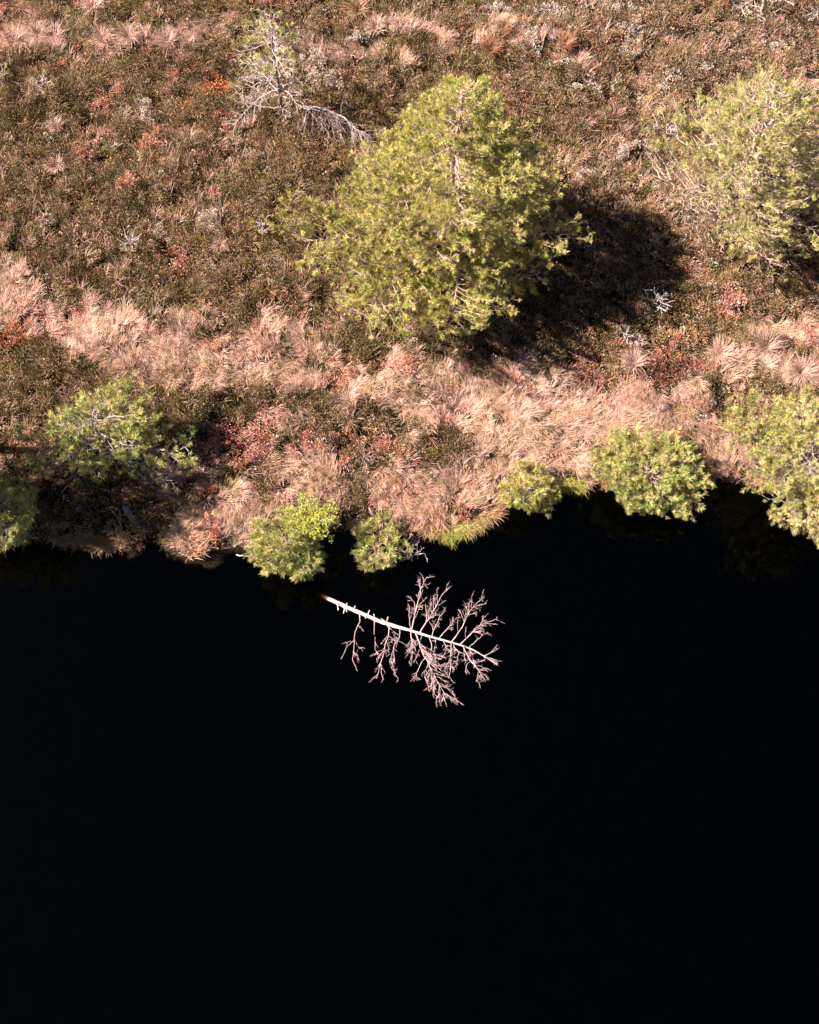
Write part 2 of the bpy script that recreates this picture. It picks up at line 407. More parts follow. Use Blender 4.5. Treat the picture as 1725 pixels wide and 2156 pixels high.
# taller heather bushes rising over the rest
x, y, s = scatter(7300)
u, v, pt, red, lich, green = fields(x, y)
keep = (rng.random(len(x)) < np.clip(1 - 1.0 * pt - .9 * lich - 1.1 * red, .02, 1)) & (s > .15)
x, y, s, u = x[keep], y[keep], s[keep], u[keep]
n = len(x); rad = rng.uniform(.10, .26, n); hgt = rng.uniform(.16, .34, n)
ol2 = smooth(.46, .60, fbm(x * .75, y * .75, 203, 3))[:, None] * (1 - smooth(900, 1300, u))[:, None]
base2 = palette(PAL + [(.12, .10, .035), (.46, .31, .21)], [3, 3, 2.6, 1.6, .9, .8, 2, 3, 1.2], n, .2)
base2 = base2 * (1 - .7 * ol2) + np.array([.165, .155, .045]) * .7 * ol2
V2, T2, C2, idx2 = cushions(x, y, land(x, y, s), rad, hgt, 170, .062, .016, base2, .5, .55)
tone2 = np.repeat(np.clip(1 + .4 * rng.standard_normal(len(idx2)), .3, 2.3), 3)[:, None]
C2 = C2 * .75 * tone2 + .25 * np.repeat(palette(PAL, [2, 2, 3, 3, 1, 2.2, 1.5], len(idx2)), 3, 0)
T2 = T2 + len(V); V = np.concatenate([V, V2]); T = np.concatenate([T, T2]); C = np.concatenate([C, C2])
o = mesh_obj('heather', V, T, M_HEATH, C=np.clip(C, .01, .8)); tag(o, 'dark olive brown heather and dwarf shrubs covering the bog', 'heather', kind='stuff')

# ---- red and rusty sphagnum
x, y, s = scatter(84000)
u, v, pt, red, lich, green = fields(x, y)
k = rng.random(len(x)) < red * .95 + .03
x, y, s, u, v = x[k], y[k], s[k], u[k], v[k]; z = land(x, y, s) + .10 * smooth(.1, .5, s)
rad = rng.uniform(.04, .11, len(x)); hgt = rad * .7 + .05
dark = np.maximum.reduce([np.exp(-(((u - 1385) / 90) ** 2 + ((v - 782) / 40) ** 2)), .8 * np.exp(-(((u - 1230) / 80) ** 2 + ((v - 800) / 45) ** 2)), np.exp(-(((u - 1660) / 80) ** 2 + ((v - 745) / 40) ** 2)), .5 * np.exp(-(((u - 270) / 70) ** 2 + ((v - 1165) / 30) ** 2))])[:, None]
pinkc = palette([(.72, .36, .29), (.66, .27, .20), (.78, .50, .41), (.50, .19, .12), (.66, .38, .19)], [3, 2.5, 2, 2, 1], len(x))
darkc = palette([(.17, .06, .04), (.24, .09, .06), (.30, .14, .10)], [3, 3, 1], len(x))
org = np.clip(np.exp(-(((u - 465) / 60) ** 2 + ((v - 190) / 50) ** 2)) + np.exp(-(((u - 10) / 60) ** 2 + ((v - 735) / 40) ** 2)) + .45 * smooth(.55, .66, fbm(x * .9, y * .9, 151)), 0, 1)[:, None]
pinkc = pinkc * (1 - org) + org * palette([(.66, .22, .09), (.60, .30, .10), (.50, .17, .07)], [3, 2, 2], len(x))
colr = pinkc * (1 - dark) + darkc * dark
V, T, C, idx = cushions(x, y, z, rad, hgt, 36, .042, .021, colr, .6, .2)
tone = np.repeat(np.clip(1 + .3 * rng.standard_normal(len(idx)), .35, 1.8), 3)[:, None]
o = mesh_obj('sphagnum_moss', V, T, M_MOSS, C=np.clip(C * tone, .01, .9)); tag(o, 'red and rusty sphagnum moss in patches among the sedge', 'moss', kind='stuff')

# ---- pale reindeer lichen
x, y, s = scatter(73000)
u, v, pt, red, lich, green = fields(x, y)
k = rng.random(len(x)) < lich * .7 + .015
x, y, s = x[k], y[k], s[k]; z = land(x, y, s) + .11 * smooth(.1, .5, s)
rad = rng.uniform(.04, .10, len(x)); hgt = rad * .8 + .06
V, T, C, idx = cushions(x, y, z, rad, hgt, 46, .034, .020, palette([(.60, .51, .43), (.68, .58, .50), (.50, .41, .35), (.52, .50, .39)], [3, 2, 2, 1.5], len(x), .12), .6, .2)
tone = np.repeat(np.clip(1 + .2 * rng.standard_normal(len(idx)), .5, 1.5), 3)[:, None]
o = mesh_obj('lichen', V, T, M_LICHEN, C=np.clip(C * tone, .02, .92)); tag(o, 'pale grey reindeer lichen cushions scattered through the heather', 'lichen', kind='stuff')

# ---- sedge and cottongrass
ST = np.array([0, .28, .55, .8, 1.0])
def blades(B, az, L, a0, a1, Wd, col):
    n = len(B)
    h = np.stack([np.cos(az), np.sin(az)], 1); side = np.stack([-np.sin(az), np.cos(az), np.zeros(n)], 1)
    pts = [B]; p = B.copy()
    for k in range(1, 5):
        sm = (ST[k] + ST[k - 1]) / 2; th = a0 + (a1 - a0) * sm; dl = L * (ST[k] - ST[k - 1])
        p = p + np.concatenate([h * (np.sin(th) * dl)[:, None], (np.cos(th) * dl)[:, None]], 1)
        pts.append(p)
    wd = [1, .95, .8, .5]
    V = []
    for k in range(4):
        V += [pts[k] - side * (Wd * .5 * wd[k])[:, None], pts[k] + side * (Wd * .5 * wd[k])[:, None]]
    V.append(pts[4])
    V = np.stack(V, 1).reshape(-1, 3)
    f = np.array([[0, 1, 3], [0, 3, 2], [2, 3, 5], [2, 5, 4], [4, 5, 7], [4, 7, 6], [6, 7, 8]])
    T = ((np.arange(n) * 9)[:, None, None] + f[None]).reshape(-1, 3)
    return V, T, np.repeat(col, 9, 0)

TAN = [(.73, .475, .39), (.62, .40, .31), (.81, .575, .485), (.43, .275, .17), (.33, .27, .085), (.66, .36, .28)]
def tuft_blades(x, y, z, per, Lm, colw, spread=(.15, 1.1), lay=.75):
    n = len(x); idx = np.repeat(np.arange(n), per); m = len(idx)
    lean = 2 * math.pi * 1.6 * fbm(x * .7, y * .7, 15, 2) - 2.2
    a = rng.uniform(0, 2 * math.pi, m)
    ax = np.cos(a) * .75 + lay * np.cos(lean[idx]); ay = np.sin(a) * .75 + lay * np.sin(lean[idx])
    az = np.arctan2(ay, ax)
    r = .045 * np.sqrt(rng.random(m))
    B = np.stack([x[idx] + np.cos(a) * r, y[idx] + np.sin(a) * r, z[idx] - .01], 1)
    L = Lm[idx] * rng.uniform(.55, 1.2, m)
    a0 = rng.uniform(*spread, m) * .8; a1 = a0 + rng.uniform(.6, 1.4, m)
    tc = palette(TAN, colw, n, .16) * (.72 + .56 * vnoise(x * 1.9, y * 1.9, 17))[:, None]
    col = tc[idx] * .6 + palette(TAN, colw, m, .15) * .4
    col = col * np.clip(1 + .2 * rng.standard_normal((m, 1)), .45, 1.4)
    return blades(B, az, L, a0, np.minimum(a1, 1.75), rng.uniform(.0045, .0085, m), np.clip(col, .02, .93))

x, y, s = scatter(87000)
u, v, pt, red, lich, green = fields(x, y)
k = rng.random(len(x)) < pt * .62 * (1 - .45 * red) + .15
x, y, s, pt = x[k], y[k], s[k], pt[k]; z = land(x, y, s) + .03
dense = pt > .3
V1, T1, C1 = tuft_blades(x[dense], y[dense], z[dense], 27, rng.uniform(.13, .35, dense.sum()), [3, 3, 2, 2, 2.3, 1.8])
V2, T2, C2 = tuft_blades(x[~dense], y[~dense], z[~dense], 9, rng.uniform(.2, .38, (~dense).sum()), [1, 2, .6, 3, 3, 2])
# tufts on the very edge hang out over the water
xe, ye = rng.uniform(-XR, XR, 107000), rng.uniform(Y0, 11.5, 107000); se = shore(xe, ye)
ke = (se > -.03) & (se < .14) & (vnoise(xe * 1.3, ye * 1.3, 23) > .34); xe, ye, se = xe[ke], ye[ke], se[ke]
ke = rng.random(len(xe)) < .75; xe, ye, se = xe[ke], ye[ke], se[ke]
gx_ = shore(xe + .06, ye) - shore(xe - .06, ye); gy_ = shore(xe, ye + .06) - shore(xe, ye - .06)
ie = np.repeat(np.arange(len(xe)), 13); me_ = len(ie)
aze = np.arctan2(-gy_[ie], -gx_[ie]) + .85 * rng.standard_normal(me_)
Be = np.stack([xe[ie] + .05 * rng.standard_normal(me_), ye[ie] + .05 * rng.standard_normal(me_), np.full(me_, .07) + .05 * rng.random(me_)], 1)
a0e = rng.uniform(.3, 1.1, me_)
ec = palette([(.40, .26, .15), (.30, .25, .08), (.55, .37, .26), (.26, .14, .07), (.50, .24, .16), (.36, .36, .08)], [3, 2, 2, 2, 1.3, 1], len(xe), .15)[ie] * np.clip(1 + .3 * rng.standard_normal((me_, 1)), .4, 1.6)
ue, ve = to_grid(xe, ye, .1); ge = np.maximum.reduce([np.exp(-(((ue - a) / r_) ** 2)) for a, r_ in ((352, 26), (515, 34), (955, 40), (1210, 40), (430, 30))])[ie][:, None] * .8
ec = ec * (1 - ge) + ge * np.array([.40, .44, .07]) * rng.uniform(.5, 1.2, (me_, 1))
V3, T3, C3 = blades(Be, aze, rng.uniform(.1, .3, me_), a0e, np.minimum(a0e + rng.uniform(.5, 1.1, me_), 1.8), rng.uniform(.006, .011, me_), np.clip(ec, .01, .9))
V3[:, 2] = np.maximum(V3[:, 2], .006)
o = mesh_obj('sedge_grass', np.concatenate([V1, V2, V3]), np.concatenate([T1, T2 + len(V1), T3 + len(V1) + len(V2)]), M_GRASS, C=np.concatenate([C1, C2, C3]))
tag(o, 'pale dry sedge grass matted in bands along the bank', 'grass', kind='stuff')

# ------------------------------------------------------------------ single tussocks that stand out
def ground_at(u, v):
    p = P(u, v, .25); z = float(land(np.array([p[0]]), np.array([p[1]]))[0])
    p = P(u, v, z); return np.array([p[0], p[1], max(z, 0.02)])

TUS = [(200, 22, .42, 0, 'pale rounded sedge tussock at the top edge, nearest the top left corner'),
       (34, 92, .40, 0, 'shaggy tan sedge tussock at the left end of the upper tussock row'),
       (88, 80, .42, 2, 'tan sedge tussock with a greenish heart, second in the upper left row'),
       (120, 84, .40, 0, 'tan sedge tussock touching the right side of the green hearted one'),
       (222, 92, .38, 0, 'low tan tussock in the middle of the upper left row'),
       (275, 88, .45, 1, 'spiky star shaped sedge tussock with a dark heart in the upper row'),
       (357, 92, .36, 0, 'matted pinkish tussock at the right end of the upper left row'),
       (119, 272, .28, 0, 'small pale tussock beside a red moss patch in the upper left heather'),
       (122, 356, .30, 0, 'small bright tussock bent to the right, lowest in the upper left heather'),
       (466, 522, .26, 0, 'small pink tan tussock below the big lichen cushion'),
       (755, 30, .45, 3, 'large brown green tussock right of the half dead pine top'),
       (792, 66, .36, 0, 'pale tussock just below the large brown green tussock'),
       (1036, 112, .40, 4, 'wide rusty brown sedge tussock above the big pine'),
       (1189, 100, .36, 4, 'orange pink tussock with a yellow green heart, right of the rusty tussock'),
       (1062, 66, .26, 4, 'small orange tussock above the wide rusty one'),
       (1609, 735, .46, 0, 'tall pale tussock left of the dark bare patch near the right edge'),
       (1684, 790, .46, 0, 'pale tussock below the dark bare patch near the right edge'),
       (1514, 750, .42, 0, 'pale tussock above the lone dark heather clump'),
       (1330, 770, .42, 0, 'pale tussock between two dark red moss patches'),
       (405, 1140, .36, 5, 'large sedge tussock on the point of bank that juts into the pool'),
       (905, 1090, .36, 5, 'sedge tussock overhanging the water on the middle of the bank')]
COLW = {0: [3, 3, 3, 1, .5, 1], 1: [3, 2, 3, 1, 1.2, .5], 2: [2, 2, 2, 1, 3, 1], 3: [.6, 1, .3, 3, 3.5, 2], 4: [.3, .8, .2, 3, 1.5, 4], 5: [2.5, 2, 3, 1.5, 2.2, 1.5]}
for (u, v, L, ck, lab) in TUS:
    p = ground_at(u, v); n = int(260 * (L / .4))
    if ck == 5: n = int(n * 2.4)
    a = rng.uniform(0, 2 * math.pi, n); r = (.36 if ck == 5 else .12) * np.sqrt(rng.random(n))
    B = np.stack([p[0] + np.cos(a) * r, p[1] + np.sin(a) * r, p[2] + (.12 - .55 * r * r * 2 if ck == 5 else .10 + 0 * r)], 1)
    a2 = a + .8 * rng.standard_normal(n)
    if ck == 5: a2 = a + 1.5 * rng.standard_normal(n)
    lean = -2.2 + 10 * fbm(np.array([p[0] * .7]), np.array([p[1] * .7]), 15, 2)[0]
    lean += rng.uniform(-1.5, 1.5); lw = rng.uniform(.3, .95)
    az = np.arctan2(np.sin(a2) + lw * math.sin(lean), np.cos(a2) + lw * math.cos(lean))
    Ln = L * rng.uniform(.35, 1.1, n) * rng.uniform(.8, 1.05); a0 = rng.uniform(.1, 1.0, n); a1 = a0 + rng.uniform(.6, 1.3, n)
    c = palette(TAN, COLW[ck], n, .22) * rng.uniform(.72, .98)
    if ck == 4: c = c * np.array([.75, .6, .48])
    if ck == 5: c = c * np.array([1.0, .88, .8])
    V, T, C = blades(B, az, Ln, a0, np.minimum(a1, 1.7), rng.uniform(.007, .011, n), np.clip(c, .02, .93))
    V = V - p
    o = mesh_obj('sedge_tussock', V, T, M_GRASS, C=C); o.location = [float(q) for q in p]
    tag(o, lab, 'tussock', 'sedge tussocks standing out of the bog')

LICH = [(335, 490, .2, 'round whitish lichen cushion beside the grey dead sapling'), (440, 470, .27, 'large ragged cream lichen cushion left of the big pine'),
        (306, 228, .2, 'cream lichen clump holding a few twigs, alone in the upper left heather'), (1225, 374, .17, 'small pink white lichen cushion in the edge of the big pine shadow')]
for (u, v, R, lab) in LICH:
    p = ground_at(u, v); n = 26
    a = rng.uniform(0, 6.28, n); r = R * np.sqrt(rng.random(n))
    V, T, C, idx = cushions(np.cos(a) * r, np.sin(a) * r, np.full(n, .05), rng.uniform(.05, .09, n), rng.uniform(.08, .16, n), 60, .028, .016, palette([(.76, .68, .58), (.66, .58, .47), (.80, .74, .66)], [2, 2, 1], n, .1), .6, .2)
    o = mesh_obj('lichen_clump', V, T, M_LICHEN, C=C); o.location = [float(q) for q in p]
    tag(o, lab, 'lichen', 'lichen cushions')

# ------------------------------------------------------------------ pines
NT = 10
def needle_tuft(n=40, L=.068, wd=.0085):
    out = []
    for k in range(NT):
        z0 = rng.uniform(-.04, .03, n); th = rng.uniform(.15, 1.15, n); ph = rng.uniform(0, 2 * math.pi, n)
        D = np.stack([np.sin(th) * np.cos(ph), np.sin(th) * np.sin(ph), np.cos(th)], 1)
        B = np.stack([np.zeros(n), np.zeros(n), z0], 1)
        V, T = sprigs(B, D, L * rng.uniform(.75, 1.15, n), np.full(n, wd))
        out.append(V)
    return out
TUFT = needle_tuft()

def tufts(pos, axis, size, pal, wts, n_needle=34):
    pos = np.asarray(pos); axis = np.asarray(axis); n = len(pos)
    zx = axis / (np.linalg.norm(axis, axis=1)[:, None] + 1e-9)
    r = rng.standard_normal((n, 3)); xx = np.cross(zx, r); xx /= np.linalg.norm(xx, axis=1)[:, None] + 1e-9; yx = np.cross(zx, xx)
    k = rng.integers(0, NT, n); tm = np.stack(TUFT)[k] * np.asarray(size)[:, None, None]
    V = pos[:, None] + tm[..., 0:1] * xx[:, None] + tm[..., 1:2] * yx[:, None] + tm[..., 2:3] * zx[:, None]
    m = tm.shape[1]
    c = palette(pal, wts, n, .14)
    nd = np.clip(1 + .18 * rng.standard_normal((n, m // 3, 1)), .5, 1.6)
    C = np.repeat(c[:, None] * nd, 3, 1)
    return V.reshape(-1, 3), np.arange(n * m).reshape(-1, 3), np.clip(C.reshape(-1, 3), .01, .8)

GREEN = [(.52, .48, .14), (.43, .42, .10), (.62, .55, .19), (.30, .32, .075), (.70, .59, .28)]
PALE = [(.54, .49, .18), (.44, .43, .13), (.62, .54, .24), (.34, .35, .10), (.66, .56, .31)]
FRESH = [(.40, .42, .12), (.48, .48, .15), (.28, .32, .085), (.56, .52, .19), (.64, .56, .27)]

def wig(n, amp):
    w_ = np.cumsum(rng.standard_normal((n, 3)) * amp, 0); w_[0] = 0; return w_

def pine(label, base, top, h, R, nl, t0=.2, tm=.4, pw=.75, trunk_r=.07, pal=GREEN, pw_w=(3, 3, 2, 2, 1), live=None, azmul=None, rise=(.05, .3),
         sub=.12, tw=.075, size=1.0, group=None, name='pine_tree', cat='tree', twig=M_TWIG, bark=M_BARK, tuft_p=.56, droop=0.0, thick=1.0, irr=.22, twl=(.05, .14)):
    b = ground_at(*base); tp = P(top[0], top[1], b[2] + h)
    root = thing(name, label, cat, b, group)
    n = 14; ts = np.linspace(0, 1, n)
    ax = b + (tp - b) * ts[:, None]; wv_ = wig(n, .018 * h / 4); ax = ax + wv_ - ts[:, None] * wv_[-1]
    ax[0, 2] -= .12
    G = Geo(); G.tube(ax, trunk_r, .012, 9, .18, power=.8); G.build('trunk', bark, root, True)
    tp_, ta_, tz_ = [], [], []
    ph = rng.uniform(0, 6.28, 4)
    for i in range(nl):
        t = t0 + (1 - t0) * ((i + rng.random() * .8) / nl) ** .9
        t = min(t, .985)
        az = i * 2.39996 + rng.uniform(-.5, .5)
        prof = (.72 + .28 * (t - t0) / max(tm - t0, .01)) if t < tm else max(1 - ((t - tm) / (1.02 - tm)) ** 1.6, 0) ** pw
        L = R * max(prof, .13) * rng.choice([rng.uniform(.84, 1.03), rng.uniform(.45, .82)], p=[.62, .38]) * (azmul(az % 6.2832, t) if azmul else 1)
        L *= 1 + irr * (.6 * math.sin(3 * az + ph[0]) + .5 * math.sin(5 * az + ph[1] + 4 * t) + .4 * math.sin(2 * az + ph[2] - 3 * t))
        if L < .08: continue
        S = np.array([np.interp(t, ts, ax[:, c]) for c in range(3)])
        a = np.array([math.cos(az), math.sin(az), 0]); m = max(5, int(L / .16) + 3); q = np.linspace(0, 1, m)
        k1 = rise[0] + (rise[1] - rise[0]) * t + rng.uniform(-.12, .12) - droop
        path = S + a * (L * q)[:, None] + np.array([0, 0, 1.0]) * (L * (k1 * q + .22 * q * q * (1 - t) - droop * .4 * q * q))[:, None] + wig(m, .032 * L ** .5)
        lv = live(t, az % 6.2832) if live else 1.0
        G = Geo(); r0 = max(.006, trunk_r * .2 * (L / R) ** .8) * thick; G.tube(path, r0, .004 * thick, 5, .15)
        ends = [(path[-1], path[-1] - path[-2])]
        A_, B_, R_ = [], [], []
        ns = max(2, int(L / sub))
        for j in range(ns):
            sq = .22 + .76 * (j + rng.random() * .7) / ns
            p0 = np.array([np.interp(sq, q, path[:, c]) for c in range(3)])
            sg = 1 if j % 2 else -1
            an = sg * rng.uniform(.5, 1.1); d = np.array([a[0] * math.cos(an) - a[1] * math.sin(an), a[0] * math.sin(an) + a[1] * math.cos(an), rng.uniform(-.15, .5) - droop])
            l = max(.12, (L * (.52 * (1 - sq) + .2)) * rng.uniform(.6, 1.25)); l = min(l, 1.1)
            mm = 5; qq = np.linspace(0, 1, mm)
            sp = p0 + d * (l * qq)[:, None] + np.array([0, 0, .22 - droop]) * (l * qq * qq)[:, None] + wig(mm, .03 * l ** .5)
            G.tube(sp, max(.0035 * thick, r0 * .4 * min(1, l / .5)), .003 * thick, 4, 0, cap=False)
            ends.append((sp[-1], sp[-1] - sp[-2]))
            nt_ = max(1, int(l / tw)); f = .25 + .75 * (np.arange(nt_) + rng.random(nt_) * .6) / nt_
            pp = np.stack([np.interp(f, qq, sp[:, c]) for c in range(3)], 1)
            dd = d[None] * .8 + rng.standard_normal((nt_, 3)) * .55 + np.array([0, 0, .35 - droop * 1.3]); dd /= np.linalg.norm(dd, axis=1)[:, None]
            ee = pp + dd * rng.uniform(*twl, (nt_, 1))
            A_.append(pp); B_.append(ee)
            for e_, d_ in zip(ee, dd): ends.append((e_, d_))
        if A_:
            G.rods(np.concatenate(A_), np.concatenate(B_), .0035 * thick, .0022 * thick)
        G.build('branch', twig, root)
        if lv > 0:
            for (e_, d_) in ends:
                if rng.random() < tuft_p * lv:
                    dn = d_ / (np.linalg.norm(d_) + 1e-9) + np.array([0, 0, .45])
                    tp_.append(e_); ta_.append(dn); tz_.append(size * rng.uniform(.85, 1.5))
    if tp_:
        V, T, C = tufts(tp_, ta_, tz_, pal, pw_w)
        mesh_obj('crown', V, T, M_NEEDLE, root, C)
    return root, len(tp_)

stats = {}
rng = np.random.default_rng(23)
def lobes(*L):
    """how much longer limbs grow towards some headings: (heading in degrees, half width in degrees, factor)"""
    def f(az, t):
        m = 1.0
        for (d, w_, k) in L:
            e = (math.degrees(az) - d + 180) % 360 - 180
            m *= 1 + (k - 1) * math.exp(-(e / w_) ** 2)
        return m
    return f

stats['big'] = pine('largest pine, broad bright green crown in the middle of the bog', (930, 588), (972, 190), 4.6, 2.85, 98, .10, .30, 1.1, .11,
    azmul=lambda az, t: lobes((140, 38, .66), (192, 18, 1.12), (270, 40, .92), (95, 30, .9), (45, 30, .85), (-10, 40, .76))(az, t) if t > .2 else lobes((140, 30, .6), (185, 20, 1.15), (245, 50, 1.12), (-15, 40, .78))(az, t), size=1.1, irr=.10, tuft_p=.6, sub=.085, tw=.06)
stats['right'] = pine('big pine by the right edge with bare grey limbs on its lower left side', (1540, 486), (1632, 178), 4.0, 1.84, 76, .05, .3, .85, .09, pal=PALE,
    live=lambda t, az: (.2 if t < .14 else (.08 if (t < .48 and 2.5 < az < 4.5) else .95)), thick=1.1, size=1.0, sub=.09, tw=.062)
stats['left'] = pine('sparse pine with forked grey limbs at the left, above the shaded bank', (222, 985), (195, 868), 1.5, 1.15, 46, .12, .45, .7, .07, pal=FRESH,
    live=lambda t, az: .85 if t > .3 else .3, azmul=lobes((15, 35, 1.3), (110, 40, .85), (200, 30, 1.2), (280, 50, .75)), irr=.3, size=1.2, sub=.11, tw=.07, tuft_p=.85, thick=1.4, twig=M_GREY)
stats['corner'] = pine('half shaded pine cut by the left edge at the waterline', (6, 1118), (-2, 1050), 1.6, .98, 36, .1, .35, .7, .06, pal=FRESH, size=1.2, sub=.10, tw=.07, tuft_p=.8, twig=M_GREY)
stats['A'] = pine('young bank pine beside the yellow birch, leaning over the water', (628, 1140), (600, 1152), 1.5, .68, 34, .08, .4, .7, .04, pal=FRESH, size=1.25, sub=.075, tw=.055, tuft_p=.8,
    azmul=lobes((265, 50, 1.45), (20, 50, .75), (90, 40, .75)))
stats['B'] = pine('young bank pine standing by itself in the dark inlet, right of the birch', (806, 1122), (796, 1188), 1.1, .5, 28, .08, .4, .7, .04, pal=FRESH, size=1.2, sub=.075, tw=.055, tuft_p=.8,
    azmul=lobes((265, 50, 1.4), (95, 50, .8)))
stats['C'] = pine('smallest bank pine with a bare grey leader, left of the wide bushy one', (1108, 1052), (1100, 1036), 1.15, .53, 26, .08, .4, .7, .035, pal=GREEN, size=1.15, sub=.075, tw=.055, tuft_p=.8, twig=M_GREY,
    azmul=lobes((270, 50, 1.3)))
stats['D'] = pine('wide bushy bank pine between the smallest pine and the pale one', (1356, 1022), (1360, 1000), 1.2, 1.08, 44, .08, .35, .75, .055, pal=FRESH, size=1.2, sub=.08, tw=.055, tuft_p=.8,
    irr=.13, azmul=lobes((255, 40, .95), (90, 45, .72)))
stats['E'] = pine('pale yellowish bank pine with pale limbs, cut by the right edge', (1698, 1030), (1712, 955), 1.9, 1.58, 54, .06, .35, .75, .06, pal=PALE, size=1.05, sub=.09, tw=.06, tuft_p=.8, twig=M_GREY)
stats['dead'] = pine('half dead grey pine with a few green tufts at its top, upper left', (597, 246), (568, 28), 2.9, 1.05, 36, .06, .3, .8, .06,
    live=lambda t, az: .7 if t > .6 else (.14 if t > .35 else 0), size=1.0, sub=.09, tw=.065, twig=M_DEAD, bark=M_STUMP, thick=1.25, droop=.16, pal=FRESH, twl=(.07, .18),
    azmul=lobes((180, 60, 1.05), (0, 50, .6)))
stats['top'] = pine('bare grey dead pine cut by the top edge near the upper right corner', (1602, 38), (1625, -110), 1.8, .75, 26, .06, .3, .8, .05, live=lambda t, az: 0, sub=.1, tw=.08, twig=M_DEAD, bark=M_GREY, thick=1.25, droop=.12, twl=(.07, .18))
stats['edge'] = pine('dead grey shrub at the top of the right edge, only its left twigs in view', (1740, 45), (1745, -20), 1.0, .5, 14, .06, .3, .8, .03, live=lambda t, az: 0, sub=.07, tw=.05, twig=M_DEAD, bark=M_GREY, thick=1.25, droop=.12, twl=(.06, .15))
# beyond the left edge of the view; their shadows fall into it
stats['off1'] = pine('tall slender pine beyond the left edge that shades the bank', (-150, 1040), (-215, 835), 4.3, 1.2, 50, .25, .5, .7, .09, size=1.3, tuft_p=.9)
stats['off3'] = pine('low bushy pine beyond the left edge at the waterline', (-120, 1085), (-150, 960), 2.9, 1.0, 44, .15, .4, .7, .07, size=1.3, tuft_p=.9)
stats['off2'] = pine('thin dead pole pine beyond the left edge, its shadow a straight line', (-150, 957), (-225, 790), 3.5, .4, 12, .75, .8, .7, .2, live=lambda t, az: 0, twig=M_GREY, bark=M_GREY)
print({k: v[1] for k, v in stats.items()})

# ------------------------------------------------------------------ small pines and dead saplings
SAP = [((95, 478), (93, 452), .5, .26, .25, 'small grey twiggy sapling with a trace of green, far left heather'),
       ((278, 528), (274, 500), .65, .34, .12, 'grey dead sapling left of the round lichen cushion'),
       ((552, 492), (556, 470), .5, .26, .8, 'tiny green pine sapling just left of the big pine'),
       ((92, 190), (86, 170), .5, .3, .5, 'small sapling with yellowish tips and grey twigs, upper left'),
       ((240, 312), (240, 306), .3, .15, 1.0, 'tiny bright green seedling above the lichens, alone in dark heather'),
       ((10, 170), (5, 150), .4, .22, 1.0, 'yellow green seedling at the left edge, upper part'),
       ((1372, 648), (1386, 618), .6, .36, .05, 'grey dead sapling at the lower edge of the big pine shadow'),
       ((1318, 718), (1316, 702), .4, .24, 0, 'pale dead twig bush below the big pine shadow'),
       ((1342, 728), (1346, 716), .3, .16, 0, 'smallest dead twig tuft, right of the pale twig bush'),
       ((765, 968), (768, 955), .4, .3, 0, 'dark grey dead bush in the middle of the lower heather'),
       ((862, 1178), (868, 1180), .6, .34, 0, 'dead twiggy bush at the water right of the lone bank pine'),
       ((1315, 1052), (1312, 1050), .4, .26, 0, 'reddish dead twigs in the water under the wide bank pine')]
for k, (b, t, h, R, lv, lab) in enumerate(SAP):
    pine(lab, b, t, h, R, 11, .1, .35, .7, .014, pal=[(.34, .33, .08), (.42, .38, .12), (.28, .30, .07)], pw_w=(1, 1, 1), live=lambda t_, a_, lv=lv: lv, sub=.08, tw=.07, size=.85,
         name='pine_sapling' if lv > .4 else 'dead_sapling', cat='sapling', twig=M_DEAD if k not in (9, 11) else M_STUMP, bark=M_GREY, thick=1.3, twl=(.04, .11), rise=(.2, .8), group='saplings and dead twigs on the bog')

# ------------------------------------------------------------------ yellow birch by the bank
def birch(label, base, top, h, R, nl):
    b = ground_at(*base); tp = P(top[0], top[1], b[2] + h); root = thing('birch_tree', label, 'tree', b)
    ts = np.linspace(0, 1, 8); ax = b + (tp - b) * ts[:, None] + wig(8, .02); ax[0, 2] -= .1
    G = Geo(); G.tube(ax, .03, .006, 7, .15); G.build('trunk', M_GREY, root, True)
    pos = []
    for i in range(nl):
        t = rng.uniform(.15, .97); az = i * 2.4 + rng.uniform(-.4, .4); L = R * (1 - ((t - .45) / .6) ** 2 * .7) * rng.uniform(.7, 1.1)
        S = np.array([np.interp(t, ts, ax[:, c]) for c in range(3)]); q = np.linspace(0, 1, 6)
        path = S + np.array([math.cos(az), math.sin(az), 0]) * (L * q)[:, None] + np.array([0, 0, .6]) * (L * q)[:, None] + wig(6, .02)
        G = Geo(); G.tube(path, .007, .002, 4); 
        A = np.stack([np.interp(rng.uniform(.3, 1, 12), q, path[:, c]) for c in range(3)], 1); f = rng.uniform(.3, 1, 12)
        A = np.stack([np.interp(f, q, path[:, c]) for c in range(3)], 1); B = A + ball_dirs(12, -.3) * rng.uniform(.06, .16, (12, 1))
        G.rods(A, B, .0025, .0015); G.build('branch', M_TWIG, root)
        for a_, b_ in zip(A, B):
            for r_ in rng.uniform(.2, 1.05, 6): pos.append(a_ + (b_ - a_) * r_ + .012 * rng.standard_normal(3))
    pos = np.array(pos); n = len(pos); d = ball_dirs(n, -.4)
    r = rng.standard_normal((n, 3)) * .5 + np.array([0, 0, 1.0]); s_ = np.cross(d, r); s_ /= np.linalg.norm(s_, axis=1)[:, None]
    L = rng.uniform(.028, .045, n)[:, None]
    V = np.stack([pos, pos + d * L * .5 + s_ * L * .42, pos + d * L, pos + d * L * .5 - s_ * L * .42], 1).reshape(-1, 3)
    T = ((np.arange(n) * 4)[:, None, None] + np.array([[0, 1, 2], [0, 2, 3]])[None]).reshape(-1, 3)
    C = np.repeat(palette([(.42, .46, .05), (.34, .40, .05), (.52, .50, .07), (.28, .34, .05)], [3, 3, 2, 1], n, .15), 4, 0)
    mesh_obj('crown', V, T, M_LEAF, root, C)
birch('small bright yellow green birch behind the young bank pine', (676, 1128), (668, 1098), 1.5, .52, 42)

